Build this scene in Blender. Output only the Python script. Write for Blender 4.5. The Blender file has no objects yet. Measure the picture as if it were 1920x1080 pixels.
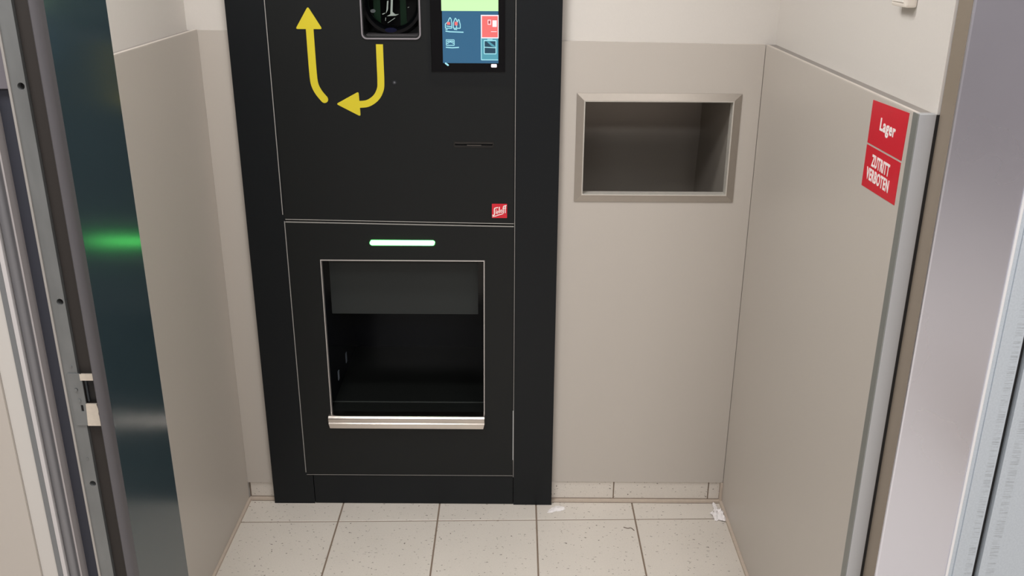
import bpy, bmesh, math, random
from mathutils import Vector, Matrix, noise
random.seed(7)
C = bpy.context.scene.collection
S = bpy.context.scene

# ------------------------------------------------------------------ camera
cam = bpy.data.cameras.new('camera'); co = bpy.data.objects.new('camera', cam); C.objects.link(co)
RX = Vector((0.99998, 0.00426, 0.00447)); UP = Vector((-0.00570, 0.35649, 0.93428)); BK = Vector((0.00239, -0.93429, 0.35651))
co.matrix_world = Matrix(((RX.x, UP.x, BK.x, 0.0), (RX.y, UP.y, BK.y, -2.4879), (RX.z, UP.z, BK.z, 1.66), (0, 0, 0, 1)))
cam.sensor_width = 36; cam.lens = 1753/1920*36; cam.clip_start = .02
S.camera = co

# ------------------------------------------------------------------ world, lights, exposure
w = bpy.data.worlds.new('world'); S.world = w; w.use_nodes = True
w.node_tree.nodes['Background'].inputs[0].default_value = (1, .97, .93, 1)
w.node_tree.nodes['Background'].inputs[1].default_value = .35
S.view_settings.view_transform = 'Standard'; S.view_settings.look = 'None'
S.view_settings.exposure = 0.0; S.view_settings.gamma = 1.0; S.view_settings.use_curve_mapping = False

def area(name, loc, sx, sy, power, col=(1, .988, .982)):
    l = bpy.data.lights.new(name, 'AREA'); l.shape = 'RECTANGLE'; l.size = sx; l.size_y = sy; l.energy = power; l.color = col
    o = bpy.data.objects.new(name, l); o.location = loc; C.objects.link(o); return o
ADDED_HALL_LAMPS = [(-.95, -1.85), (1.1, -2.25), (-.75, -4.2), (1.1, -4.2)]
for (x, y), p in zip(ADDED_HALL_LAMPS, (28, 26, 42, 42)):
    area('added_hall_light', (x, y, 2.72), .9, .5, p)  # invented hall lamps, added out of view to light the scene
area('added_alcove_light', (-.42, -.88, 2.53), .6, .22, 14)  # unseen lamp added inside the alcove to brighten the right wall

# ------------------------------------------------------------------ materials
def lin(c):
    return tuple(((v/255)/12.92 if v <= 10 else (((v/255)+.055)/1.055)**2.4) for v in c)
def mat(name, rgb, rough=.5, metal=0.0, noise_amt=0.0, noise_scale=30, stretch=(1, 1, 1), bump=0.0, spec=.5, aniso=0, rvar=0.0):
    m = bpy.data.materials.new(name); m.use_nodes = True; nt = m.node_tree; b = nt.nodes['Principled BSDF']
    c = lin(rgb)
    b.inputs['Base Color'].default_value = (*c, 1); b.inputs['Roughness'].default_value = rough
    b.inputs['Metallic'].default_value = metal; b.inputs['Specular IOR Level'].default_value = spec
    b.inputs['Anisotropic'].default_value = aniso
    if noise_amt or bump or rvar:
        g = nt.nodes.new('ShaderNodeNewGeometry'); mp = nt.nodes.new('ShaderNodeMapping'); mp.inputs['Scale'].default_value = stretch
        n = nt.nodes.new('ShaderNodeTexNoise'); n.inputs['Scale'].default_value = noise_scale; n.inputs['Detail'].default_value = 3
        nt.links.new(g.outputs['Position'], mp.inputs[0]); nt.links.new(mp.outputs[0], n.inputs['Vector'])
        if noise_amt:
            mx = nt.nodes.new('ShaderNodeMix'); mx.data_type = 'RGBA'
            mx.inputs[6].default_value = (*[v*(1-noise_amt) for v in c], 1); mx.inputs[7].default_value = (*[min(1, v*(1+noise_amt)) for v in c], 1)
            nt.links.new(n.outputs[0], mx.inputs[0]); nt.links.new(mx.outputs[2], b.inputs['Base Color'])
        if rvar:
            mr = nt.nodes.new('ShaderNodeMapRange'); mr.inputs[3].default_value = rough-rvar; mr.inputs[4].default_value = rough+rvar
            nt.links.new(n.outputs[0], mr.inputs[0]); nt.links.new(mr.outputs[0], b.inputs['Roughness'])
        if bump:
            bp = nt.nodes.new('ShaderNodeBump'); bp.inputs['Strength'].default_value = bump; bp.inputs['Distance'].default_value = .001
            nt.links.new(n.outputs[0], bp.inputs['Height']); nt.links.new(bp.outputs[0], b.inputs['Normal'])
    return m
def emis(name, col, strength):
    m = mat(name, (10, 10, 10), .3); b = m.node_tree.nodes['Principled BSDF']
    b.inputs['Emission Color'].default_value = (*col, 1); b.inputs['Emission Strength'].default_value = strength; return m

plaster = mat('white_plaster', (209, 204, 198), .8, noise_amt=.015, noise_scale=200, bump=.15)
clad = mat('beige_laminate', (189, 182, 174), .42, noise_amt=.02, noise_scale=420, bump=.05)
clad_edge = mat('laminate_edge', (206, 198, 190), .5)
ledge_m = mat('grey_ledge', (146, 140, 135), .6, noise_amt=.04, noise_scale=300)
alu = mat('anodised_aluminium', (190, 192, 196), .42, .55, noise_amt=.04, noise_scale=900)
alu_dark = mat('aluminium_lip', (140, 142, 138), .45, .4)
rubber = mat('black_rubber', (24, 22, 22), .6)
rubber_brown = mat('dark_seal', (46, 41, 38), .7)
steel = mat('brushed_stainless', (226, 228, 240), .28, 1, noise_amt=.02, noise_scale=4, rvar=.03)
steel_dk = mat('stainless_inner', (174, 167, 158), .42, .35, noise_amt=.03, noise_scale=50, stretch=(1, 1, 40), bump=.02)
steel_soft = mat('niche_frame_steel', (168, 160, 151), .36, .65, noise_amt=.04, noise_scale=80, stretch=(1, 1, 1), bump=.05)
jamb_steel = mat('dark_gloss_lining', (47, 63, 69), .17, 0, spec=.75)
galv = mat('galvanised_steel', (124, 126, 126), .5, .4, noise_amt=.3, noise_scale=28, stretch=(1, 1, .35), bump=.1)
galv_lt = mat('galvanised_bright', (214, 222, 230), .55, .25, noise_amt=.06, noise_scale=22)
chan = mat('channel_navy', (62, 64, 74), .6, .3)
seal_w = mat('white_sealant', (198, 194, 194), .6)
black = mat('black_powder_coat', (16, 19, 20), .42, noise_amt=.03, noise_scale=900, bump=.06, spec=.3)
black_s = mat('black_surround', (10, 15, 19), .4, noise_amt=.03, noise_scale=900, bump=.06, spec=.3)
black_in = mat('black_interior', (12, 13, 17), .35, spec=.4)
flap_m = mat('charcoal_flap', (35, 39, 39), .5, spec=.35)
edge_l = mat('edge_highlight', (158, 156, 152), .6, .1)  # light grey stands in for sheet edges catching the light
gloss = mat('screen_glass', (5, 6, 8), .1, spec=.35)
yellow = mat('yellow_print', (206, 190, 36), .5)
red = mat('red_vinyl', (206, 30, 48), .4)
white_print = mat('white_print', (245, 238, 236), .5)
tissue_m = mat('white_tissue', (238, 234, 234), .9)
grout = mat('grout', (128, 112, 98), .9, noise_amt=.12, noise_scale=120)
joint_m = mat('wall_joint', (192, 178, 164), .8, noise_amt=.10, noise_scale=90)
ceil_m = mat('ceiling_paint', (225, 222, 216), .9)
hall_wall = mat('added_hall_paint', (160, 154, 156), .8)

def tile_material():
    m = bpy.data.materials.new('speckled_tile'); m.use_nodes = True; nt = m.node_tree; N = nt.nodes; Lk = nt.links.new
    b = N['Principled BSDF']; b.inputs['Roughness'].default_value = .38
    g = N.new('ShaderNodeNewGeometry'); base = lin((214, 207, 198)); dark = lin((92, 82, 74))
    sxyz = N.new('ShaderNodeSeparateXYZ'); Lk(g.outputs['Position'], sxyz.inputs[0]); yz = N.new('ShaderNodeMath'); yz.operation = 'ADD'; Lk(sxyz.outputs[1], yz.inputs[0]); Lk(sxyz.outputs[2], yz.inputs[1])
    flat = N.new('ShaderNodeCombineXYZ'); Lk(sxyz.outputs[0], flat.inputs[0]); Lk(yz.outputs[0], flat.inputs[1])
    n = N.new('ShaderNodeTexNoise'); n.inputs['Scale'].default_value = 260; n.inputs['Detail'].default_value = 4; Lk(g.outputs['Position'], n.inputs['Vector'])
    mx = N.new('ShaderNodeMix'); mx.data_type = 'RGBA'; mx.inputs[6].default_value = (*[v*.90 for v in base], 1); mx.inputs[7].default_value = (*[v*1.08 for v in base], 1)
    Lk(n.outputs[0], mx.inputs[0]); cur = mx.outputs[2]
    n2 = N.new('ShaderNodeTexNoise'); n2.inputs['Scale'].default_value = 6; Lk(g.outputs['Position'], n2.inputs['Vector'])
    m2 = N.new('ShaderNodeMix'); m2.data_type = 'RGBA'; m2.blend_type = 'MULTIPLY'; m2.inputs[0].default_value = .35
    cr = N.new('ShaderNodeMapRange'); cr.inputs[3].default_value = .8; cr.inputs[4].default_value = 1.1; Lk(n2.outputs[0], cr.inputs[0]); Lk(cur, m2.inputs[6]); Lk(cr.outputs[0], m2.inputs[7]); cur = m2.outputs[2]
    for sc, keep, size, st in ((60, .24, .13, (1, 1.7, 1)), (95, .28, .13, (.6, 1.2, 1)), (34, .16, .075, (1.5, .8, 1))):
        mp = N.new('ShaderNodeMapping'); mp.inputs['Scale'].default_value = st; mp.inputs['Rotation'].default_value = (0, 0, sc*.1); Lk(flat.outputs[0], mp.inputs[0])
        nn = N.new('ShaderNodeTexNoise'); nn.inputs['Scale'].default_value = sc*3; Lk(mp.outputs[0], nn.inputs['Vector'])
        ad = N.new('ShaderNodeMix'); ad.data_type = 'VECTOR'; ad.inputs[0].default_value = .012; Lk(mp.outputs[0], ad.inputs[4]); Lk(nn.outputs['Color'], ad.inputs[5])
        v = N.new('ShaderNodeTexVoronoi'); v.voronoi_dimensions = '2D'; v.inputs['Scale'].default_value = sc; Lk(ad.outputs[1], v.inputs['Vector'])
        sp = N.new('ShaderNodeSeparateColor'); Lk(v.outputs['Color'], sp.inputs[0])
        rr = N.new('ShaderNodeMath'); rr.operation = 'MULTIPLY'; rr.inputs[1].default_value = size; Lk(sp.outputs[1], rr.inputs[0])
        lt = N.new('ShaderNodeMath'); lt.operation = 'LESS_THAN'; Lk(v.outputs['Distance'], lt.inputs[0]); Lk(rr.outputs[0], lt.inputs[1])
        kp = N.new('ShaderNodeMath'); kp.operation = 'LESS_THAN'; kp.inputs[1].default_value = keep; Lk(sp.outputs[0], kp.inputs[0])
        mm = N.new('ShaderNodeMath'); mm.operation = 'MULTIPLY'; Lk(lt.outputs[0], mm.inputs[0]); Lk(kp.outputs[0], mm.inputs[1])
        m3 = N.new('ShaderNodeMath'); m3.operation = 'MULTIPLY'; m3.inputs[1].default_value = .9; Lk(mm.outputs[0], m3.inputs[0])
        mx = N.new('ShaderNodeMix'); mx.data_type = 'RGBA'; Lk(m3.outputs[0], mx.inputs[0]); Lk(cur, mx.inputs[6]); mx.inputs[7].default_value = (*dark, 1); cur = mx.outputs[2]
    Lk(cur, b.inputs['Base Color']); return m
tile_m = tile_material()

def streaked_galv():
    # galvanised sheet with rows of short scratched burrs along its folded edge
    m = mat('galvanised_streaked', (214, 222, 230), .55, .25); nt = m.node_tree; N = nt.nodes; Lk = nt.links.new; b = N['Principled BSDF']
    g = N.new('ShaderNodeNewGeometry'); mp = N.new('ShaderNodeMapping'); mp.inputs['Scale'].default_value = (25, 25, 700); Lk(g.outputs['Position'], mp.inputs[0])
    n = N.new('ShaderNodeTexNoise'); n.inputs['Scale'].default_value = 1; n.inputs['Detail'].default_value = 2; Lk(mp.outputs[0], n.inputs['Vector'])
    r = N.new('ShaderNodeMapRange'); r.inputs[1].default_value = .52; r.inputs[2].default_value = .62; Lk(n.outputs[0], r.inputs[0])
    n2 = N.new('ShaderNodeTexNoise'); n2.inputs['Scale'].default_value = 300; Lk(g.outputs['Position'], n2.inputs['Vector'])
    sx = N.new('ShaderNodeSeparateXYZ'); Lk(g.outputs['Position'], sx.inputs[0])
    def band(x0, wd):
        a = N.new('ShaderNodeMath'); a.operation = 'SUBTRACT'; a.inputs[1].default_value = x0; Lk(sx.outputs[0], a.inputs[0])
        c = N.new('ShaderNodeMath'); c.operation = 'ABSOLUTE'; Lk(a.outputs[0], c.inputs[0])
        d = N.new('ShaderNodeMapRange'); d.inputs[1].default_value = wd; d.inputs[2].default_value = wd*.7; Lk(c.outputs[0], d.inputs[0]); return d.outputs[0]
    s = N.new('ShaderNodeMath'); s.operation = 'MAXIMUM'; Lk(band(.849, .0075), s.inputs[0]); Lk(band(.888, .009), s.inputs[1])
    f = N.new('ShaderNodeMath'); f.operation = 'MULTIPLY'; Lk(s.outputs[0], f.inputs[0]); Lk(r.outputs[0], f.inputs[1])
    q = N.new('ShaderNodeMath'); q.operation = 'MULTIPLY'; q.inputs[1].default_value = .45; Lk(f.outputs[0], q.inputs[0])
    base = N.new('ShaderNodeMix'); base.data_type = 'RGBA'; base.inputs[6].default_value = (*lin((184, 193, 202)), 1); base.inputs[7].default_value = (*lin((206, 214, 222)), 1); Lk(n2.outputs[0], base.inputs[0])
    mx = N.new('ShaderNodeMix'); mx.data_type = 'RGBA'; Lk(q.outputs[0], mx.inputs[0]); Lk(base.outputs[2], mx.inputs[6]); mx.inputs[7].default_value = (*lin((120, 124, 130)), 1)
    Lk(mx.outputs[2], b.inputs['Base Color']); return m
galv_streak = streaked_galv()

# ------------------------------------------------------------------ helpers
def tag(o, label=None, cat=None, group=None, kind=None):
    if label: o['label'] = label
    if cat: o['category'] = cat
    if group: o['group'] = group
    if kind: o['kind'] = kind
    return o
def empty(name, loc, **k):
    o = bpy.data.objects.new(name, None); o.location = loc; o.empty_display_size = .05; C.objects.link(o); return tag(o, **k)
def wl(o):
    v = Vector(o.location)
    while o.parent: o = o.parent; v += o.location
    return v
def obj(name, bm, m, parent=None, loc=None, smooth=False, **k):
    off = wl(parent) if parent else Vector((0, 0, 0))
    tgt = Vector(loc) if loc is not None else off.copy()
    bmesh.ops.translate(bm, vec=-tgt, verts=bm.verts)
    bmesh.ops.recalc_face_normals(bm, faces=bm.faces)
    me = bpy.data.meshes.new(name); bm.to_mesh(me); bm.free(); me.materials.append(m)
    if smooth:
        for p in me.polygons: p.use_smooth = True
        try: me.set_sharp_from_angle(angle=math.radians(35))
        except Exception: pass
    o = bpy.data.objects.new(name, me); o.parent = parent; o.location = tgt-off; C.objects.link(o); return tag(o, **k)
def box(x0, x1, y0, y1, z0, z1, bm=None, bev=0):
    own = bmesh.new()
    vs = [own.verts.new((x, y, z)) for x in (x0, x1) for y in (y0, y1) for z in (z0, z1)]
    for f in ((0, 1, 3, 2), (4, 6, 7, 5), (0, 4, 5, 1), (2, 3, 7, 6), (0, 2, 6, 4), (1, 5, 7, 3)): own.faces.new([vs[i] for i in f])
    if bev: bmesh.ops.bevel(own, geom=own.edges[:], offset=bev, segments=2, affect='EDGES', profile=.6)
    if bm is None: return own
    me = bpy.data.meshes.new('tmp'); own.to_mesh(me); own.free(); bm.from_mesh(me); bpy.data.meshes.remove(me); return bm
def boxes(*a, bev=0):
    bm = bmesh.new()
    for t in a: box(*t, bm=bm, bev=bev)
    return bm
def plate(outer, holes, y0, y1, place=lambda u, v, d: (u, d, v)):
    """flat plate with real holes: outlines in (u, v), thickness from y0 (front) to y1"""
    bm = bmesh.new()
    for lp in [outer]+list(holes):
        vs = [bm.verts.new((p[0], p[1], 0)) for p in lp]
        for i in range(len(vs)): bm.edges.new((vs[i], vs[(i+1) % len(vs)]))
    bmesh.ops.triangle_fill(bm, edges=bm.edges[:], use_beauty=True)
    r = bmesh.ops.extrude_face_region(bm, geom=bm.faces[:])
    for v in [e for e in r['geom'] if isinstance(e, bmesh.types.BMVert)]: v.co.z = 1
    for v in bm.verts: v.co = place(v.co.x, v.co.y, y1 if v.co.z > .5 else y0)
    return bm
def rrect(x0, x1, z0, z1, r, n=6):
    pts = []
    for cx, cz, a in ((x1-r, z0+r, -90), (x1-r, z1-r, 0), (x0+r, z1-r, 90), (x0+r, z0+r, 180)):
        for i in range(n+1):
            t = math.radians(a+90*i/n); pts.append((cx+r*math.cos(t), cz+r*math.sin(t)))
    return pts
def circ(cx, cz, r, n=24, sx=1): return [(cx+r*sx*math.cos(i*math.tau/n), cz+r*math.sin(i*math.tau/n)) for i in range(n)]
def cat(pts, n=8):
    P = [Vector(p) for p in pts]; out = []
    for i in range(len(P)-1):
        a = P[max(i-1, 0)]; b = P[i]; c = P[i+1]; d = P[min(i+2, len(P)-1)]
        for k in range(n):
            t = k/n; out.append(.5*((2*b)+(c-a)*t+(2*a-5*b+4*c-d)*t*t+(3*b-a-3*c+d)*t**3))
    out.append(P[-1]); return out
def ribbon_outline(pts, wd, cap0=False, cap1=False):
    P = [Vector(p) for p in pts]; L = []; R = []
    for i, p in enumerate(P):
        t = (P[min(i+1, len(P)-1)]-P[max(i-1, 0)]).normalized(); nrm = Vector((-t.y, t.x))*wd/2
        L.append(p+nrm); R.append(p-nrm)
    def cap(p, t):
        o = []
        for k in range(1, 8):
            a = math.radians(90-180*k/8); o.append(p+t*math.cos(a)*wd/2+Vector((-t.y, t.x))*math.sin(a)*wd/2)
        return o
    e = cap(P[-1], (P[-1]-P[-2]).normalized()) if cap1 else []
    s = cap(P[0], (P[0]-P[1]).normalized()) if cap0 else []
    return [tuple(v) for v in L+e+R[::-1]+s]
def prism(outline, y0, y1, **k): return plate(outline, [], y0, y1, **k)
def round_poly(pts, r, n=4):
    out = []; P = [Vector(p) for p in pts]
    for i, p in enumerate(P):
        a = (P[i-1]-p).normalized(); b = (P[(i+1) % len(P)]-p).normalized()
        s, e = p+a*r, p+b*r
        for k in range(n+1):
            t = k/n; out.append(tuple(s*(1-t)**2+p*2*t*(1-t)+e*t*t))
    return out
def extr(profile, z0, z1):
    """plan outline (x, y) extruded upwards"""
    return plate(profile, [], z0, z1, place=lambda u, v, d: (u, v, d))
def text(s, x0, x1, v0, height, d0, d1, place, bold=.02, squeeze=True):
    cu = bpy.data.curves.new('t', 'FONT'); cu.body = s; cu.size = 1; cu.offset = bold; cu.extrude = .5; cu.resolution_u = 3; cu.space_character = 1.12
    o = bpy.data.objects.new('t', cu); C.objects.link(o); bpy.context.view_layer.update()
    me = bpy.data.meshes.new_from_object(o.evaluated_get(bpy.context.evaluated_depsgraph_get()))
    bm = bmesh.new(); bm.from_mesh(me); bpy.data.objects.remove(o); bpy.data.curves.remove(cu); bpy.data.meshes.remove(me)
    a = min(v.co.x for v in bm.verts); b = max(v.co.x for v in bm.verts)
    for v in bm.verts:
        u = x0+(v.co.x-a)/(b-a)*(x1-x0); vv = v0+v.co.y*height/.72
        v.co = place(u, vv, d0 if v.co.z > 0 else d1)
    return bm

# ================================================================== STRUCTURE
XL, XR = -.822, .6487            # faces of the left and right cladding
ZT = 2.56
# floor slab and tiles
floor = obj('floor', box(-3.2, 3.2, -6.6, .2, -.12, -.0018), grout, kind='structure')
PX = .2985; GX = -.5258; SH = .0229
def rowy(r, x): return (-.1015 - .2985*r) + SH*x
def tile_mesh(x0, x1, f0, f1):
    bm = bmesh.new(); g = .0023; t = .0009
    def ring(ins, z): return [bm.verts.new(v) for v in ((x0+ins, f0(x0)-ins, z), (x1-ins, f0(x1)-ins, z), (x1-ins, f1(x1)+ins, z), (x0+ins, f1(x0)+ins, z))]
    a, b, c = ring(g, -.008), ring(g, -t), ring(g+t, 0)
    for p, q in ((a, b), (b, c)):
        for i in range(4): bm.faces.new((p[i], p[(i+1) % 4], q[(i+1) % 4], q[i]))
    bm.faces.new(c); return bm
cols = [GX+PX*i for i in range(-1, 5)]
cols[0] = -.8258; cols[-1] = .6520
for i in range(5):               # cut row along the machine and back wall
    obj('floor_tile', tile_mesh(cols[i], cols[i+1], lambda x: -.0045, lambda x: rowy(0, x)), tile_m, floor)
proto = None
for r in range(0, 10):
    for c in range(-4, 8):
        x0 = GX+PX*(c-1)
        inside = 0 <= c <= 4
        if not inside and r < 3: continue
        if c == 4 and r < 3:
            obj('floor_tile', tile_mesh(cols[4], cols[5], lambda x: rowy(r, x), lambda x: rowy(r+1, x)), tile_m, floor); continue
        if proto is None:
            bm = tile_mesh(0, PX, lambda x: SH*x, lambda x: SH*x-.2985)
            proto = obj('floor_tile', bm, tile_m, floor); o = proto
        else:
            o = proto.copy(); C.objects.link(o)
        o.location = (x0, rowy(r, x0), 0)
obj('added_hall_paving', boxes((1.870, 3.1, -6.6, -1.06, -.0017, 0), (-3.1, -1.726, -6.6, -1.06, -.0017, 0), (-1.72, 1.866, -6.6, -3.14, -.0017, 0)), tile_m, floor)  # unseen paving added so the steel post reflects a light floor
ceiling = obj('ceiling', boxes((-3.2, 3.2, -6.6, -1.06, 2.75, 2.85), (-.95, .78, -1.06, .12, 2.56, 2.85)), ceil_m, kind='structure')

# back wall: plaster above, openings left for the machine and the steel niche
MX0, MX1 = -.7385, .1187
nx0, nx1, nz0, nz1 = .183, .577, .9875, 1.2425
wall_back = obj('wall_back', boxes((-.95, MX0+.03, .012, .10, 0, ZT), (MX0+.03, MX1-.03, .012, .10, 2.0, ZT),
    (MX1-.03, nx0-.013, .012, .10, 0, ZT), (nx1+.006, .78, .012, .10, 0, ZT),
    (nx0-.013, nx1+.006, .012, .10, 0, .614), (nx0-.013, nx1+.006, .012, .10, 1.361, ZT)), plaster, kind='structure')
sq = lambda x0, x1, z0, z1: [(x0, z0), (x1, z0), (x1, z1), (x0, z1)]
obj('cladding_panel', plate([(MX1-.02, .071), (XR-.001, .071), (XR-.001, 1.388), (MX1-.02, 1.3955)],
    [sq(nx0-.004, nx1+.004, nz0-.004, nz1+.004)], 0, .0118), clad, wall_back)
obj('cladding_panel', plate([(XL, .0615), (MX0+.02, .0615), (MX0+.02, 1.4175), (XL, 1.4175)], [], 0, .0118), clad, wall_back)
obj('cladding_edge', boxes((MX1, XR-.002, .0002, .0118, 1.3885, 1.3895)), clad_edge, wall_back)
wall_left = obj('wall_left', box(-.95, -.8525, -1.03, .012, 0, ZT), plaster, kind='structure')
obj('cladding_panel', box(-.8300, XL, -.99, 0, .009, 1.4195, bev=.0008), clad, wall_left)
obj('cladding_ledge', box(-.8525, -.8302, -.99, .011, 0, 1.4165), ledge_m, wall_left)
obj('cladding_edge', box(-.8300, XL-.0004, -.99, 0, 1.4193, 1.4203), clad_edge, wall_left)
obj('sealant_joint', extr([(XL-.001, -.001), (XL+.007, -.001), (XL+.006, -.99), (XL-.001, -.99)], .0, .008), joint_m, wall_left)
wall_right = obj('wall_right', box(.6766, .78, -.985, .012, 0, ZT), plaster, kind='structure')
obj('cladding_panel', box(XR, .6555, -.972, 0, .009, 1.3875, bev=.0008), clad, wall_right)
obj('cladding_ledge', box(.6558, .6766, -.972, .011, 0, 1.3875), ledge_m, wall_right)
obj('cladding_edge', box(XR+.0004, .6556, -.972, 0, 1.3875, 1.3888), clad_edge, wall_right)
obj('sealant_joint', extr([(XR+.001, -.001), (XR-.008, -.001), (XR-.006, -.972), (XR+.001, -.972)], .0, .009), joint_m, wall_right)
# aluminium end profile of the right cladding
obj('edge_profile', box(XR-.0012, .6745, -.9885, -.9725, .004, 1.3892, bev=.0006), alu, wall_right)
obj('profile_lip', box(XR-.0028, XR-.0010, -.9868, -.966, .004, 1.3890), alu_dark, wall_right, label='darker grey lip of the aluminium end profile')
# skirting tiles
bb = obj('baseboard_back', boxes((XL+.002, MX0+.01, .0070, .0119, 0, .0612), (MX1-.01, XR-.002, .0070, .0119, 0, .0708)), grout, kind='structure')
for a, b, z in ((XL+.006, MX0+.012, .0595), (MX1-.012, .3105, .0690), (.3140, .6045, .0690), (.6080, .6405, .0690)):
    obj('skirting_tile', box(a, b, .0050, .0112, .0095, z+.0015, bev=.0010), tile_m, bb)
obj('sealant_joint', boxes((XL+.001, MX0+.01, -.006, .0068, 0, .0070), (MX1-.01, XR-.001, -.006, .0068, 0, .0070), (XR-.0075, XR-.0005, -.005, .0068, 0, .0700)), joint_m, bb)

# unseen hall beyond the camera, invented for light and reflections
obj('wall_hall_added', boxes((-3.2, -3.1, -6.6, -1.06, 0, 2.75), (3.1, 3.2, -6.6, -1.06, 0, 2.75), (-3.1, 3.1, -6.7, -6.6, 0, 2.75)), hall_wall, kind='structure')
wf = obj('wall_front', boxes((-3.1, -.853, -1.055, -1.031, 0, 2.75), (.835, 3.1, -1.030, -1.000, 0, 2.75), (-.853, .835, -1.055, -.99, 2.36, 2.75)), plaster, kind='structure')
obj('cladding_panel', box(-3.0, -.871, -1.067, -1.055, .0, 1.9), clad, wf)

# ------------------------------------------------------------------ door frame on the left (strike side)
ZH = 2.36
dl = empty('door_1', (-.76, -1.03, 0), kind='structure', label='grey steel sliding door frame left of the alcove with a latch strike')
obj('wall_nib', box(-.8215, -.7075, -1.000, -.8255, 0, ZH), plaster, dl)
obj('jamb_panel', extr([(-.7070, -.825), (-.7000, -.825), (-.7000, -1.0445), (-.7070, -1.0445)], 0, ZH), jamb_steel, dl, label='glossy dark teal grey jamb lining')
obj('jamb_nose', extr([(-.7112, -1.0448), (-.6999, -1.0448), (-.6999, -1.0580), (-.7006, -1.0625), (-.7030, -1.0670), (-.7068, -1.0700), (-.7095, -1.0710), (-.7112, -1.0695)], 0, ZH), mat('jamb_nose_grey', (92, 90, 94), .5, .2), dl, smooth=True)
obj('door_seal', box(-.7436, -.7112, -1.0450, -1.0385, 0, ZH), rubber_brown, dl, label='dark brown recessed seal')
# galvanised strip with screw holes
gp = []
def gplate(z0, z1, hz):
    h = [circ(-.7520, z, .0056, 18) for z in hz]
    return plate(sq(-.7672, -.7440, z0, z1), h, -1.0530, -1.0385)
gs = obj('galvanised_strip', gplate(0, ZH, (1.4364, 1.0832, .7332)), galv, dl)
obj('screw_hole', boxes(*[(-.7575, -.7455, -1.0420, -1.0402, z-.006, z+.006) for z in (1.4364, 1.0832, .7332)]), rubber, gs)
obj('folded_lip', box(-.7712, -.7672, -1.0560, -1.0300, 0, ZH, bev=.0008), mat('galv_lip', (176, 172, 168), .5, .4, noise_amt=.08), gs)
for z in (.9650, .7850):
    obj('rivet', prism(circ(-.7535, z, .0022, 10), -1.0542, -1.0530), galv, gs)
obj('frame_channel', boxes((-.8035, -.7712, -1.0300, -1.0250, 0, ZH)), chan, dl, label='dark blue grey channel between the frame strips')
obj('channel_bumper', boxes((-.8030, -.7730, -1.0400, -1.0300, 1.430, ZH), bev=.001), mat('bumper_grey', (112, 108, 114), .5), dl, label='grey rail insert ending high in the channel')
obj('channel_side', extr([(-.8035, -1.0250), (-.8035, -1.0520), (-.8065, -1.0520), (-.8065, -1.0250)], 0, ZH), mat('channel_side_pale', (182, 176, 176), .55, .2), dl)
rp = [(-.8068, -1.0400)]+[(-.8150+.0086*math.cos(math.radians(t)), -1.0520-.0105*math.sin(math.radians(t))) for t in range(10, 171, 16)]+[(-.8240, -1.0400)]
obj('rounded_profile', extr(rp, 0, ZH), mat('profile_steel', (128, 128, 132), .42, .5, noise_amt=.08, noise_scale=40, stretch=(1, 1, .2)), dl, smooth=True)
obj('white_gasket', box(-.8318, -.8242, -1.0640, -1.0400, 0, ZH, bev=.001), seal_w, dl, label='thin white gasket strip')
obj('outer_strip', box(-.8412, -.8320, -1.0640, -1.0400, 0, ZH, bev=.0006), mat('frame_grey', (128, 130, 132), .5, .3), dl)
obj('wall_edge', box(-.8705, -.8414, -1.0620, -1.0560, 0, ZH), mat('edge_plaster', (200, 196, 191), .8), dl)
# strike plate
sp = obj('strike_plate', plate(sq(-.7605, -.7372, .8535, .9525), [circ(-.7497, .9225, .0030, 12), rrect(-.7470, -.7425, .8800, .8930, .001, 2)], -1.0562, -1.0535),
    galv, dl, label='strike plate with bright worn tabs around a latch notch')
tab = mat('strike_steel', (214, 204, 190), .4, .3, noise_amt=.10, noise_scale=160)
obj('strike_tab', plate(sq(-.7395, -.7150, .9405, .9525), [], -1.0572, -1.0540), tab, sp)
obj('strike_tab', plate([(-.7400, .8530), (-.7165, .8530), (-.7170, .862), (-.7157, .868), (-.7182, .876), (-.7168, .884), (-.7190, .8955), (-.7372, .8955), (-.7385, .875)], [], -1.0572, -1.0540), tab, sp)
obj('latch_pocket', boxes((-.7372, -.7180, -1.0462, -1.0452, .8955, .9405), (-.7520, -.7400, -1.0534, -1.0531, .878, .9265)), rubber, sp)
obj('pocket_edge', box(-.7362, -.7330, -1.0500, -1.0463, .8965, .9395), mat('pocket_grey', (70, 74, 78), .4, .4), sp)
obj('plate_screw', prism(circ(-.7497, .9225, .0026, 12), -1.0585, -1.0568), galv, sp)
obj('plate_screw', prism(circ(-.7470, .9020, .0026, 12), -1.0585, -1.0568), galv, sp)

# ------------------------------------------------------------------ door post on the right
dr = empty('door_2', (.75, -1.03, 0), kind='structure', label='brushed stainless steel door post right of the alcove with galvanised door edge')
obj('gap_seal', box(.6747, .6806, -.9875, -.9855, 0, 1.388), rubber, dr)
sj = extr([(.6806, -.9858), (.6806, -1.0345), (.6816, -1.0368), (.6840, -1.0378), (.8105, -1.0378), (.8125, -1.0360), (.8125, -.9858)], 0, ZH)
obj('post_cladding', sj, steel, dr)
obj('post_return', box(.6798, .6804, -1.0340, -.9880, 0, ZH), mat('satin_steel_return', (150, 138, 124), .5, .3), dr, label='satin steel return of the post, reflected beige put into its colour')  # brown tint paints the beige cladding's reflection into the steel
obj('edge_highlight', box(.8110, .8155, -1.0405, -1.0200, 0, ZH, bev=.0008), mat('white_highlight', (238, 238, 240), .4, .2), dr, label='thin white highlight painted along the steel post edge')  # white strip paints the highlight along the post edge
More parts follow.
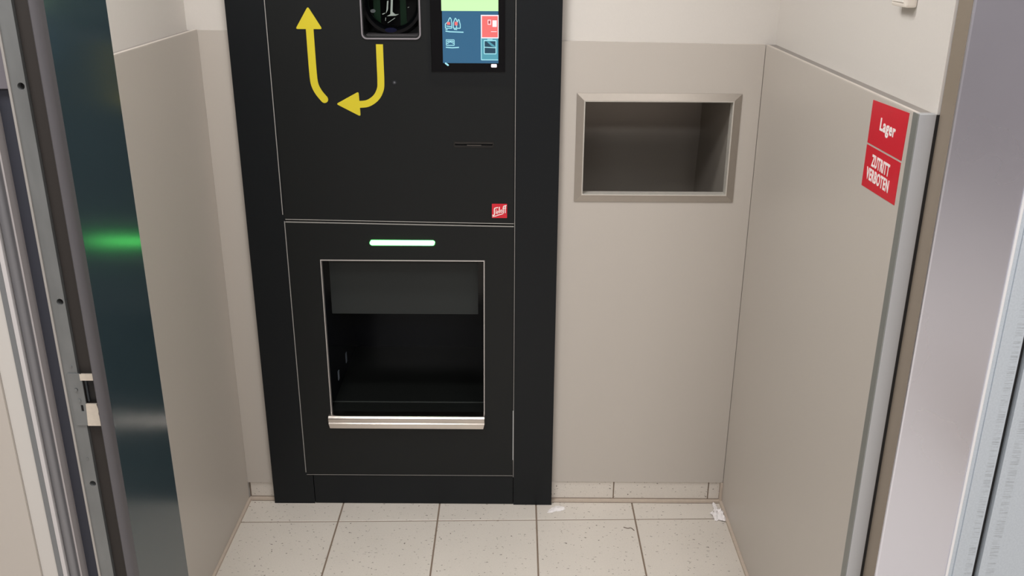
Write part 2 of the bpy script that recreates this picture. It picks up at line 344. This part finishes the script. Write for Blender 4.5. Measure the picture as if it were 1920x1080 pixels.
obj('door_frame_sheet', boxes((.8155, .8225, -1.0400, -1.0200, 0, ZH), (.8225, .8585, -1.0430, -1.0200, 0, ZH), bev=.0008), galv_streak, dr, label='bright galvanised sheet with scratched fold')
obj('door_gap', box(.8585, .8680, -1.0340, -1.0200, 0, ZH), rubber, dr)
obj('door_leaf', box(.8680, 1.60, -1.0470, -1.0300, .005, ZH, bev=.0012), galv_streak, dr, label='galvanised door leaf')
obj('trim_1', box(-.853, .835, -1.060, -1.000, 2.34, 2.40), steel, kind='structure')

# ================================================================== THE MACHINE
FY = -.0250                       # front of the doors
mc = empty('reverse_vending_machine', ((MX0+MX1)/2, -.02, 0), label='tall black bottle return machine with yellow arrows, green light bar and open tray', cat='vending machine')
obj('surround_panel', box(MX0, -.6315, -.0200, .011, .0, 1.98, bev=.0007), black_s, mc)
obj('surround_panel', box(MX0+.002, -.6135, -.0198, .0105, .0, .1005), black_s, mc)
obj('surround_panel', box(.0010, MX1, -.0215, .011, .0, 1.98, bev=.0007), black_s, mc)
obj('plinth_panel', box(-.6115, -.0006, -.0190, .010, .002, .1010, bev=.0005), black_s, mc)
obj('cabinet_body', boxes((-.700, .080, .55, .60, .02, 1.98), (-.700, -.66, .011, .55, .02, 1.98), (.04, .080, .011, .55, .02, 1.98), (-.66, .04, .011, .55, 1.94, 1.98), (-.6310, -.0005, .0, .011, .1, .14), (-.66, .04, -.014, .010, .905, .9125)), black_in, mc)
obj('seam_glint', boxes((-.6345, -.6322, -.0215, -.015, .112, .9115), (-.6375, -.6355, -.0215, -.015, .93, 1.96), (-.0004, .0010, -.0228, -.015, .10, 1.96)), edge_l, mc, label='thin painted line of caught light along the door seams')
# upper door
UX0, UX1 = -.6350, -.0022
port_o = rrect(-.3940, -.2420, 1.4000, 1.5900, .014)
slot_o = rrect(-.1635, -.0560, 1.1205, 1.1370, .004, 4)
scr_o = sq(-.1990, -.0375, 1.3270, 1.6450)
ud = obj('upper_door', plate([(-.6298, .9185), (UX1, .9092), (UX1, 1.93), (UX0, 1.93)], [port_o, slot_o, scr_o], FY, FY+.016), black, mc)
obj('edge_glint', plate([(-.6296, .9172), (UX1, .9078), (UX1, .9098), (-.6296, .9192)], [], FY-.0004, FY+.012), edge_l, ud, label='bright lower edge of the upper door')
rim_in = rrect(-.3905, -.2455, 1.4035, 1.5865, .011)
pr = obj('bottle_port', plate(rrect(-.3940, -.2420, 1.4000, 1.5900, .014), [rim_in], FY-.004, FY+.012), mat('port_rim', (176, 172, 178), .3, .7), mc, label='rounded bottle intake with a thin metal rim')
obj('port_recess', plate(rrect(-.3905, -.2455, 1.4035, 1.5865, .011), [rrect(-.3880, -.2480, 1.4070, 1.5840, .010)], FY-.001, .30), mat('port_inside', (26, 28, 29), .3), pr)
obj('port_lip', boxes((-.3875, -.2485, -.010, .05, 1.4035, 1.4105)), mat('lip_grey', (62, 60, 62), .4), pr)
obj('port_back', boxes((-.3905, -.2455, .30, .305, 1.4035, 1.5865)), black_in, pr)
bm = bmesh.new()                  # scanning ring
ringv = []
N1, N2 = 40, 10
for i in range(N1):
    a = i*math.tau/N1; row = []
    for j in range(N2):
        b = j*math.tau/N2; R = .074+.012*math.cos(b)
        row.append(bm.verts.new((-.3180+R*math.cos(a), .030+.020*math.sin(b), 1.4880+R*math.sin(a))))
    ringv.append(row)
for i in range(N1):
    for j in range(N2): bm.faces.new((ringv[i][j], ringv[(i+1) % N1][j], ringv[(i+1) % N1][(j+1) % N2], ringv[i][(j+1) % N2]))
obj('scanner_ring', bm, mat('ring_gloss', (7, 8, 10), .2, spec=.35), pr, smooth=True)
obj('green_window', boxes((-.372, -.354, .055, .06, 1.43, 1.56), (-.303, -.287, .060, .065, 1.425, 1.56)), mat('green_glass', (12, 34, 20), .3, spec=.2), pr)
obj('blue_window', prism(circ(-.322, 1.4205, .006, 16, 2.6), .0, .0015), mat('blue_glass', (9, 13, 40), .3, spec=.2), pr)
bracket_m = mat('bracket', (150, 162, 156), .4, .3)
for pg in ([(-.3175, 1.5000), (-.3125, 1.5000), (-.3148, 1.4660), (-.3080, 1.4603), (-.2985, 1.4608), (-.3070, 1.4570), (-.3300, 1.4556), (-.3205, 1.4605)],
           [(-.3275, 1.4930), (-.3240, 1.4935), (-.3262, 1.4720), (-.3320, 1.4620), (-.3300, 1.4700)],
           [(-.3100, 1.4515), (-.3088, 1.4508), (-.3275, 1.4388), (-.3282, 1.4396)],
           [(-.3420, 1.4610), (-.3345, 1.4640), (-.3340, 1.4622), (-.3400, 1.4596)], [(-.3335, 1.4520), (-.3322, 1.4520), (-.3330, 1.4440), (-.3342, 1.4445)],
           [(-.2760, 1.4775), (-.2718, 1.4790), (-.2722, 1.4778), (-.2755, 1.4765)]):
    obj('glint_bracket', prism(pg, -.008, -.006), bracket_m, pr)  # flat pale pieces draw the Y-shaped glints on the port metal
obj('mount_clip', prism(circ(-.3650, 1.4680, .0045, 14, 1.5), -.006, -.002), mat('clip', (66, 72, 74), .5), pr)
# touch screen
scr = obj('touch_screen', box(-.2170, -.0270, FY-.0022, FY+.020, 1.3180, 1.6700, bev=.0008), gloss, mc, label='tall glossy touch screen lit with pictograms')
obj('screen_plate', plate(rrect(-.2260, -.0060, 1.2830, 1.7000, .012), [sq(-.2175, -.0265, 1.3175, 1.6705)], FY-.0006, FY+.001), mat('plate_black', (17, 20, 22), .35, spec=.3), scr)
SX, SZ = .001347, .001328         # size of one screen unit
def sx(u): return -.1870+u*SX     # u 0..106 across the lit area
def sz(v): return 1.4975-v*SZ     # v downwards, 118 at the bottom edge
def sbox(*r, d=.0006):            # rectangles in screen units
    bm = bmesh.new()
    for u0, v0, u1, v1 in r: box(sx(u0), sx(u1), FY-.0022-d, FY-.0022, sz(v1), sz(v0), bm=bm)
    return bm
def sline(polys, wd, d=.0012):
    bm = bmesh.new()
    for p, q in [(p[i], p[i+1]) for p in polys for i in range(len(p)-1)]:
        f = prism(ribbon_outline([(sx(p[0]), sz(p[1])), (sx(q[0]), sz(q[1]))], wd*SX), FY-.0022-d, FY-.0022)
        me = bpy.data.meshes.new('t'); f.to_mesh(me); f.free(); bm.from_mesh(me); bpy.data.meshes.remove(me)
    return bm
e_blue = emis('screen_blue', lin((50, 104, 140)), .95); e_green = emis('screen_green', lin((208, 255, 186)), 1.05)
e_icon = emis('screen_cyan', lin((170, 235, 245)), 1.0); e_red = emis('screen_red', lin((250, 118, 116)), 1.0)
e_white = emis('screen_white', lin((255, 240, 246)), 1.1); e_teal = emis('screen_teal', lin((84, 160, 178)), 1.0); e_dark = emis('screen_dark', lin((34, 74, 96)), .9)
obj('display_area', sbox((0, 20, 106, 117.5)), e_blue, scr)
obj('green_banner', sbox((-1, -100, 106, 20)), e_green, scr)
obj('bottle_icon', sline([[(6, 52), (6, 44), (11, 40), (13, 35), (15, 32), (17, 35), (18, 42), (18, 52), (6, 52)], [(21, 52), (21, 42), (24, 35), (25, 33), (27, 36), (28, 40)],
    [(29, 41), (30, 36), (32, 36), (33, 41), (34, 45), (34, 52), (21, 52)], [(6, 54.5), (10, 54.5)], [(22, 54), (28, 54.5)], [(8, 48), (17, 49)], [(27, 45), (27, 52)]], 1.5), e_icon, scr)
obj('bottle_label', sbox((9, 40.5, 15, 45.5), (23.5, 40, 29, 46.5), d=.0016), e_red, scr)
for cl in ([(6, 57.5), (14, 58.5), (40, 59.3)], [(6, 87.5), (18, 88.5), (31, 87.6)]): obj('caption_line', sline([cl], 1.9), e_icon, scr)
obj('crate_icon', sline([[(7, 73.5), (22, 73.5), (22, 84), (7, 84), (7, 72.8)], [(9, 77), (12, 79), (15, 77), (18, 79), (21, 77)], [(9, 76), (20, 76)], [(8, 80), (11, 81)], [(19, 81), (22, 80)]], 1.3), e_icon, scr)
obj('machine_picture', sbox((73, 27, 106.4, 70.5), d=.0009), e_white, scr)
obj('machine_front', sbox((75, 29, 105, 68.5), d=.0012), e_red, scr)
obj('picture_detail', sbox((86, 36, 92, 37), (86, 44, 92, 45), (86, 37, 87, 44), (91, 37, 92, 44), (95, 37, 103, 49), (92, 57.5, 103, 58.5), d=.0018), e_white, scr)
obj('port_detail', sbox((87.5, 38.5, 90.5, 42.5), d=.0018), mat('dot', (150, 60, 70), .5), scr)
obj('tray_picture', sbox((74, 70.5, 105.5, 111), d=.0009), e_teal, scr)
obj('tray_outline', sline([[(73.5, 70), (73.5, 111), (105.5, 111)], [(79, 74), (79, 99.5), (101.5, 99.5), (101.5, 74.5), (79, 74.5)], [(80, 87), (101, 88)], [(85, 72.3), (95, 72.3)]], 1.5, d=.0022), e_icon, scr)
obj('tray_dark', sbox((79.8, 76, 100.6, 98.5), d=.0014), e_dark, scr)
obj('open_flap', prism([(sx(84), sz(76.5)), (sx(89), sz(76.5)), (sx(100), sz(85)), (sx(100), sz(87)), (sx(93), sz(85))], FY-.0040, FY-.0036), e_teal, scr)
obj('corner_button', prism(rrect(sx(92), sx(103), sz(125.5), sz(119), .002, 3), FY-.0030, FY-.0022), e_white, scr)
obj('corner_icon', prism(ribbon_outline([(sx(5), sz(118)), (sx(9.5), sz(121.5))], .0042, True, True), FY-.0030, FY-.0022), e_icon, scr)
# receipt slot, lock
rs = obj('receipt_slot', plate(slot_o, [rrect(-.1600, -.0595, 1.1265, 1.1325, .002, 3)], FY-.0015, FY+.004), mat('slot_rim', (14, 14, 14), .25), mc)
obj('slot_inside', boxes((-.1630, -.0560, FY+.006, FY+.012, 1.1205, 1.1370)), black_in, rs)
obj('slot_lip', boxes((-.1600, -.0600, FY-.0018, FY+.003, 1.1322, 1.1332), (-.1280, -.0900, FY-.0022, FY+.003, 1.1260, 1.1278)), mat('slot_lip', (88, 84, 80), .3, .5), rs)
lk = obj('camera_eye', prism(circ(-.3145, 1.2910, .0052, 20), FY-.0015, FY), mat('eye', (44, 46, 50), .25), mc, label='tiny round sensor eye')
obj('eye_lens', prism(circ(-.3145, 1.2912, .0024, 14), FY-.0022, FY-.0015), mat('eye_lens', (120, 122, 128), .2, .5), lk)
# brand plate
bp = obj('brand_plate', prism(rrect(-.0622, -.0208, .9258, .9658, .001, 2), FY-.0014, FY), red, mc, label='small red square emblem with white slanted lettering')
# letters drawn in a 27 x 27 unit field, y up
def lg(u, v): return (-.0622+u*.00153, .9258+v*.00148)
strokes = [([(1.0, 5.6), (2.6, 5.2), (4.2, 6.2), (4.4, 9), (4.4, 16.5), (5.2, 18.6), (7.4, 19.4), (10.6, 20.2)], 1.7),
    ([(7.2, 8), (7.2, 13.2)], 1.1), ([(6.9, 15.2), (8.6, 15.6)], 1.0),
    ([(11.0, 8.6), (9.2, 8.6), (9.2, 12.6), (11.0, 13.2), (11.0, 11.0), (9.4, 10.6)], .9),
    ([(13.2, 9.6), (13.2, 21)], 1.6), ([(17.6, 15.4), (15.6, 14.8), (15.4, 11.2), (17.4, 11.4)], 1.0), ([(18.0, 10.8), (18.0, 15.8)], 1.1),
    ([(20.4, 9.2), (20.4, 20), (21.2, 22.6), (22.8, 23.2)], 1.5), ([(23.8, 10), (23.8, 20.6), (24.6, 23.2), (25.8, 23.8)], 1.5), ([(19.2, 18.2), (25.4, 19.4)], 1.1), ([(22.0, 23.4), (25.4, 24.2)], 1.1),
    ([(1.2, 2.6), (6, 3.6), (12, 5.8), (19.5, 8.2)], 1.3)]
bm = bmesh.new(); kk = 0
for pts, wd in strokes:
    P = cat([lg(*p) for p in pts], 4) if len(pts) > 2 else [Vector(lg(*p)) for p in pts]
    for k in range(len(P)-1):
        kk += 1; e = (P[k+1]-P[k]).normalized()*wd*.0003
        f = prism(ribbon_outline([P[k]-e, P[k+1]+e], wd*.0015), FY-.0019-kk*4e-6, FY-.0014); me = bpy.data.meshes.new('t'); f.to_mesh(me); f.free(); bm.from_mesh(me); bpy.data.meshes.remove(me)
obj('brand_lettering', bm, white_print, bp, label='white slanted script lettering')
# yellow arrows
def arrow(stem, n, wd, c0, c1, head):
    a = prism(ribbon_outline(cat(stem, n), wd, c0, c1), FY-.0004, FY)
    h = prism(round_poly(head, .006), FY-.0005, FY)
    me = bpy.data.meshes.new('t'); h.to_mesh(me); h.free(); a.from_mesh(me); bpy.data.meshes.remove(me); return a
obj('arrow_print', arrow([(-.5258, 1.435), (-.5256, 1.37), (-.5250, 1.31), (-.5225, 1.284), (-.5135, 1.264), (-.5000, 1.2465)], 8, .0195, False, True, [(-.5268, 1.4800), (-.5620, 1.4245), (-.4935, 1.4245)]), yellow, mc, label='yellow arrow pointing up')
obj('arrow_print', arrow([(-.3495, 1.3875), (-.3498, 1.34), (-.3500, 1.2950), (-.3525, 1.2730), (-.3645, 1.2515), (-.3870, 1.2365), (-.4130, 1.2335)], 8, .0180, False, False, [(-.4700, 1.2345), (-.4095, 1.2670), (-.4075, 1.2020)]), yellow, mc, label='yellow arrow curving down and left')
# lower door with the tray opening
op = [(-.5405, .3170), (-.0875, .3170), (-.0850, .8000), (-.5400, .8000)]
led_o = rrect(-.4020, -.2195, .8440, .8600, .0078)
ldr = obj('lower_door', plate([(-.6305, .1070), (-.0022, .1070), (-.0022, .9005), (-.6305, .9105)], [op, led_o], FY, FY+.014), black, mc)
obj('edge_glint', boxes((-.6305, -.0022, FY-.0003, FY+.010, .1060, .1073)), edge_l, ldr, label='fine bottom edge, caught light painted in')
obj('edge_glint', plate([(-.6305, .9095), (-.0022, .8995), (-.0022, .9010), (-.6305, .9110)], [], FY-.0003, FY+.010), edge_l, ldr, label='fine bright top edge')
obj('light_bar', prism(rrect(-.4005, -.2210, .8455, .8585, .0064), FY-.0030, FY+.010), emis('green_led', (.115, 1.0, .17), 8.5), mc, label='glowing green status light bar')
tr = obj('return_tray', plate([(-.5425, .3170), (-.0858, .3170), (-.0830, .8020), (-.5420, .8020)], [[(-.5395, .3170), (-.0884, .3170), (-.0862, .7990), (-.5392, .7990)]][:0] or [[(-.5398, .3172), (-.0882, .3172), (-.0858, .7990), (-.5394, .7990)]], FY-.0016, FY+.012), mat('opening_trim', (196, 192, 190), .35, .6), mc, label='recessed bottle tray opening with thin metal trim')
obj('tray_box', boxes((-.5560, -.5450, -.011, .46, .30, .83), (-.0800, -.0700, -.011, .46, .30, .83), (-.5560, -.0700, .46, .47, .28, .83), (-.5560, -.0700, -.011, .46, .83, .84)), mat('tray_black', (13, 15, 20), .2, spec=.35), tr)
obj('tray_floor', extr([(-.5450, -.020), (-.0800, -.020), (-.0800, .46), (-.5450, .46)], .300, .3165), mat('tray_floor', (22, 24, 23), .3), tr)
obj('tray_step', box(-.5450, -.0800, .050, .054, .3165, .3178), mat('step', (58, 62, 60), .3), tr)
obj('flap', plate([(-.5310, .6150), (-.1050, .6150), (-.1040, .8280), (-.5300, .8280)], [], .034, .040), flap_m, tr, label='charcoal hanging flap')
for y, z0, z1 in ((.132, .352, .382), (.270, .346, .380)):
    obj('wall_slot', box(-.5451, -.5440, y-.008, y+.008, z0, z1), mat('slot_bright', (120, 128, 138), .4), tr)
# rounded stainless lip
lp = [(-.012, .3185), (-.030, .3190)]
for t in range(0, 91, 10): lp.append((-.0350-.0120*math.sin(math.radians(t)), .3075+.0115*math.cos(math.radians(t))))
lp += [(-.0466, .3035), (-.0452, .3000), (-.0452, .2975), (-.0472, .2950), (-.0472, .2800), (-.0452, .2790), (-.0420, .2800), (-.0420, .3060), (-.0330, .3150), (-.012, .3155)]
bm = plate(lp, [], 0, 1, place=lambda u, v, d: (d, u, v))
for v in bm.verts:
    e = max(0, (.2850-v.co.z)*.7); v.co.x = -.5475+e if v.co.x < .5 else -.0862-e
obj('tray_lip', bm, mat('lip_steel', (212, 204, 197), .22, 1, noise_amt=.03, noise_scale=50, stretch=(1, 40, 40)), tr, smooth=True, label='rounded stainless tray lip')
obj('lip_bracket', boxes((-.5440, -.0895, -.0400, -.0250, .2835, .3060)), black_in, tr)

# ================================================================== THINGS ON THE WALLS
nf = empty('steel_niche', ((nx0+nx1)/2, 0, nz0), label='rectangular stainless steel drop niche set in the beige back wall right of the machine', cat='niche')
ox0, ox1, oz0, oz1 = .1625, .5978, .9672, 1.2622
oi = (nx0, nx1, nz0, nz1)
for q in ([(ox0, oz1), (ox1, oz1), (nx1, nz1), (nx0, nz1)], [(ox0, oz0), (nx0, nz0), (nx1, nz0), (ox1, oz0)], [(ox0, oz0), (ox0, oz1), (nx0, nz1), (nx0, nz0)], [(ox1, oz0), (nx1, nz0), (nx1, nz1), (ox1, oz1)]):
    bm = bmesh.new(); cx = sum(p[0] for p in q)/4
    f = []
    for (x, z) in q:
        inner = (x in (nx0, nx1))
        f.append((x, -.0075 if inner else -.0030, z))
    fr = [bm.verts.new(v) for v in f]; bk = [bm.verts.new((v[0], -.0002, v[2])) for v in f]
    bm.faces.new(fr); bm.faces.new(bk[::-1])
    for i in range(4): bm.faces.new((fr[i], fr[(i+1) % 4], bk[(i+1) % 4], bk[i]))
    obj('frame_side', bm, steel_soft, nf)
t = .002
obj('niche_lip', plate(sq(nx0-.0005, nx1+.0005, nz0-.0005, nz1+.0005), [sq(nx0+t, nx1-t, nz0+t, nz1-t)], -.0077, .024), mat('niche_lip', (190, 186, 178), .6, .1, noise_amt=.1, noise_scale=90), nf)
obj('inner_edge', plate(sq(nx0-.0012, nx1+.0012, nz0-.0012, nz1+.0012), [sq(nx0, nx1, nz0, nz1)], -.0084, -.0076), mat('fine_edge', (205, 198, 190), .4, .4), nf)
obj('niche_box_front', plate(sq(nx0-.010, nx1+.003, .62, 1.355), [sq(nx0, nx1, nz0, nz1)], .022, .024), steel_dk, nf)
obj('niche_box', boxes((nx0-.012, nx0-.010, .0125, .50, .62, 1.36), (nx1+.003, nx1+.005, .0125, .50, .62, 1.36), (nx0-.012, nx1+.005, .0125, .50, 1.355, 1.36), (nx0-.012, nx1+.005, .0130, .50, .615, .62)), steel_dk, nf)
bm = bmesh.new(); prof = [(.43, 1.36), (.43, 1.090)]+[(.43+.013*(t/8)**2, 1.090-.080*t/8) for t in range(1, 9)]+[(.50, .62)]
rows = [[bm.verts.new((x, y, z)) for y, z in prof] for x in (nx0-.010, nx1+.003)]
for i in range(len(prof)-1): bm.faces.new((rows[0][i], rows[1][i], rows[1][i+1], rows[0][i+1]))
r = bmesh.ops.extrude_face_region(bm, geom=bm.faces[:])
for v in [e for e in r['geom'] if isinstance(e, bmesh.types.BMVert)]: v.co.y += .003
obj('niche_back', bm, steel_dk, nf, smooth=True)
# warning signs on the right cladding
PL = lambda u, v, d: (d, -u, v)   # u runs towards the viewer
s1 = obj('sign', plate([(.7830, 1.3005), (.9435, 1.3028), (.9465, 1.3835), (.7825, 1.3778)], [], XR-.0008, XR, place=PL), red, loc=(XR, -.86, 1.34), label='red sign reading Lager, upper of two on the right wall panel', cat='sign')
obj('sign_lettering', text('Lager', .8320, .9030, 1.3335, .0215, XR-.0013, XR-.0008, PL, .03), white_print, s1)
s2 = obj('sign', plate([(.7835, 1.2200), (.9425, 1.2255), (.9430, 1.2992), (.7825, 1.2968)], [], XR-.0008, XR, place=PL), red, loc=(XR, -.86, 1.26), label='red sign reading ZUTRITT VERBOTEN, lower of two on the right wall panel', cat='sign')
def sh(bm, k=.02):
    return bm
obj('sign_lettering', text('ZUTRITT', .8170, .9020, 1.2650, .0212, XR-.0013, XR-.0008, PL, .03), white_print, s2)
obj('sign_lettering', text('VERBOTEN', .8000, .9085, 1.2385, .0212, XR-.0013, XR-.0008, PL, .03), white_print, s2)
# small wall switch, mostly above the frame
sw = obj('wall_switch', box(.6560, .6766, -.8430, -.7800, 1.5420, 1.6200, bev=.004), mat('switch_plastic', (222, 214, 204), .4), loc=(.6766, -.81, 1.542), label='small white plastic switch box high on the white right wall', cat='switch')
obj('rocker', box(.6540, .6570, -.8360, -.7870, 1.550, 1.612, bev=.001), mat('rocker_white', (232, 226, 218), .35), sw)

# ================================================================== LITTER ON THE FLOOR
def crumple(name, pts, z, seed, label, amp, st=.0024):
    """sheet of thin paper with folded ridges, cut to an irregular outline"""
    def inside(x, y):
        c = False
        for i in range(len(pts)):
            (x1, y1), (x2, y2) = pts[i-1], pts[i]
            if (y1 > y) != (y2 > y) and x < (x2-x1)*(y-y1)/(y2-y1)+x1: c = not c
        return c
    def edge(x, y):
        d = 9
        for i in range(len(pts)):
            a, b, p = Vector(pts[i-1]), Vector(pts[i]), Vector((x, y)); t = max(0, min(1, (p-a).dot(b-a)/(b-a).length_squared)); d = min(d, (p-a-(b-a)*t).length)
        return d
    x0, x1 = min(p[0] for p in pts), max(p[0] for p in pts); y0, y1 = min(p[1] for p in pts), max(p[1] for p in pts)
    bm = bmesh.new(); g = {}
    def vert(i, j):
        if (i, j) not in g:
            x, y = x0+i*st, y0+j*st
            n = 1-abs(noise.noise(Vector((x*52, y*34, seed))))*2.4; n2 = 1-abs(noise.noise(Vector((x*85+5, y*70, seed+4))))*2.2
            h = amp*(.75*max(0, n)+.35*max(0, n2))*min(1, edge(x, y)/.012+.25)
            g[(i, j)] = bm.verts.new((x+.0015*noise.noise(Vector((x*200, y*200, 1))), y+.0015*noise.noise(Vector((x*200, y*200, 8))), z+h))
        return g[(i, j)]
    for i in range(int((x1-x0)/st)+1):
        for j in range(int((y1-y0)/st)+1):
            if inside(x0+(i+.5)*st, y0+(j+.5)*st): bm.faces.new((vert(i, j), vert(i+1, j), vert(i+1, j+1), vert(i, j+1)))
    bmesh.ops.triangulate(bm, faces=bm.faces[:])
    r = bmesh.ops.extrude_face_region(bm, geom=bm.faces[:])
    for v in [e for e in r['geom'] if isinstance(e, bmesh.types.BMVert)]: v.co.z = max(.0001, v.co.z-.0007)
    return obj(name, bm, tissue_m, loc=(sum(p[0] for p in pts)/len(pts), sum(p[1] for p in pts)/len(pts), 0), label=label, cat='litter')
crumple('crumpled_tissue', [(.6225, -.006), (.6300, -.014), (.6290, -.046), (.6385, -.050), (.6480, -.044), (.6475, -.070), (.6470, -.098), (.6400, -.106), (.6290, -.104), (.6210, -.096), (.6140, -.104), (.6070, -.098), (.6080, -.080), (.6010, -.060), (.6090, -.056), (.6140, -.062), (.6170, -.040), (.6175, -.020)], .0008, 3,
    'crumpled white tissue on the floor in the right back corner', .017)
crumple('paper_scrap', [(.1050, -.064), (.1105, -.050), (.1200, -.036), (.1330, -.028), (.1460, -.0275), (.1590, -.036), (.1600, -.046), (.1490, -.054), (.1320, -.056), (.1180, -.064)], .0006, 5,
    'small flat scrap of white paper on the floor tile at the machine corner', .004, .0028)
hair = bmesh.new()
for pts in ([(.3300, -.135), (.3420, -.141), (.3520, -.139), (.3600, -.152)], ):
    f = extr(ribbon_outline(cat(pts, 5), .0022), .0002, .0016); me = bpy.data.meshes.new('t'); f.to_mesh(me); f.free(); hair.from_mesh(me); bpy.data.meshes.remove(me)
obj('lint_strand', hair, mat('lint', (120, 106, 96), .9), loc=(.345, -.14, 0), label='thin dark strand of lint on a tile right of the machine', cat='litter')

# made-up ceiling luminaires (out of frame), housings for the added area lights
LAMP_AT = ['near the alcove, left', 'near the alcove, right', 'far from the alcove, left', 'far from the alcove, right']
for i, (x, y) in enumerate(ADDED_HALL_LAMPS):
    o = obj('added_ceiling_lamp', boxes((x-.47, x+.47, y-.27, y+.27, 2.725, 2.75)), ceil_m, loc=(x, y, 2.75), label='added, unseen flat rectangular hall ceiling lamp '+LAMP_AT[i], cat='lamp', group='added hall ceiling lamps')
o = obj('added_ceiling_lamp', boxes((-.73, -.11, -1.0, -.76, 2.535, 2.56)), ceil_m, loc=(-.42, -.88, 2.56), label='added, unseen flat rectangular ceiling lamp above the alcove', cat='lamp')
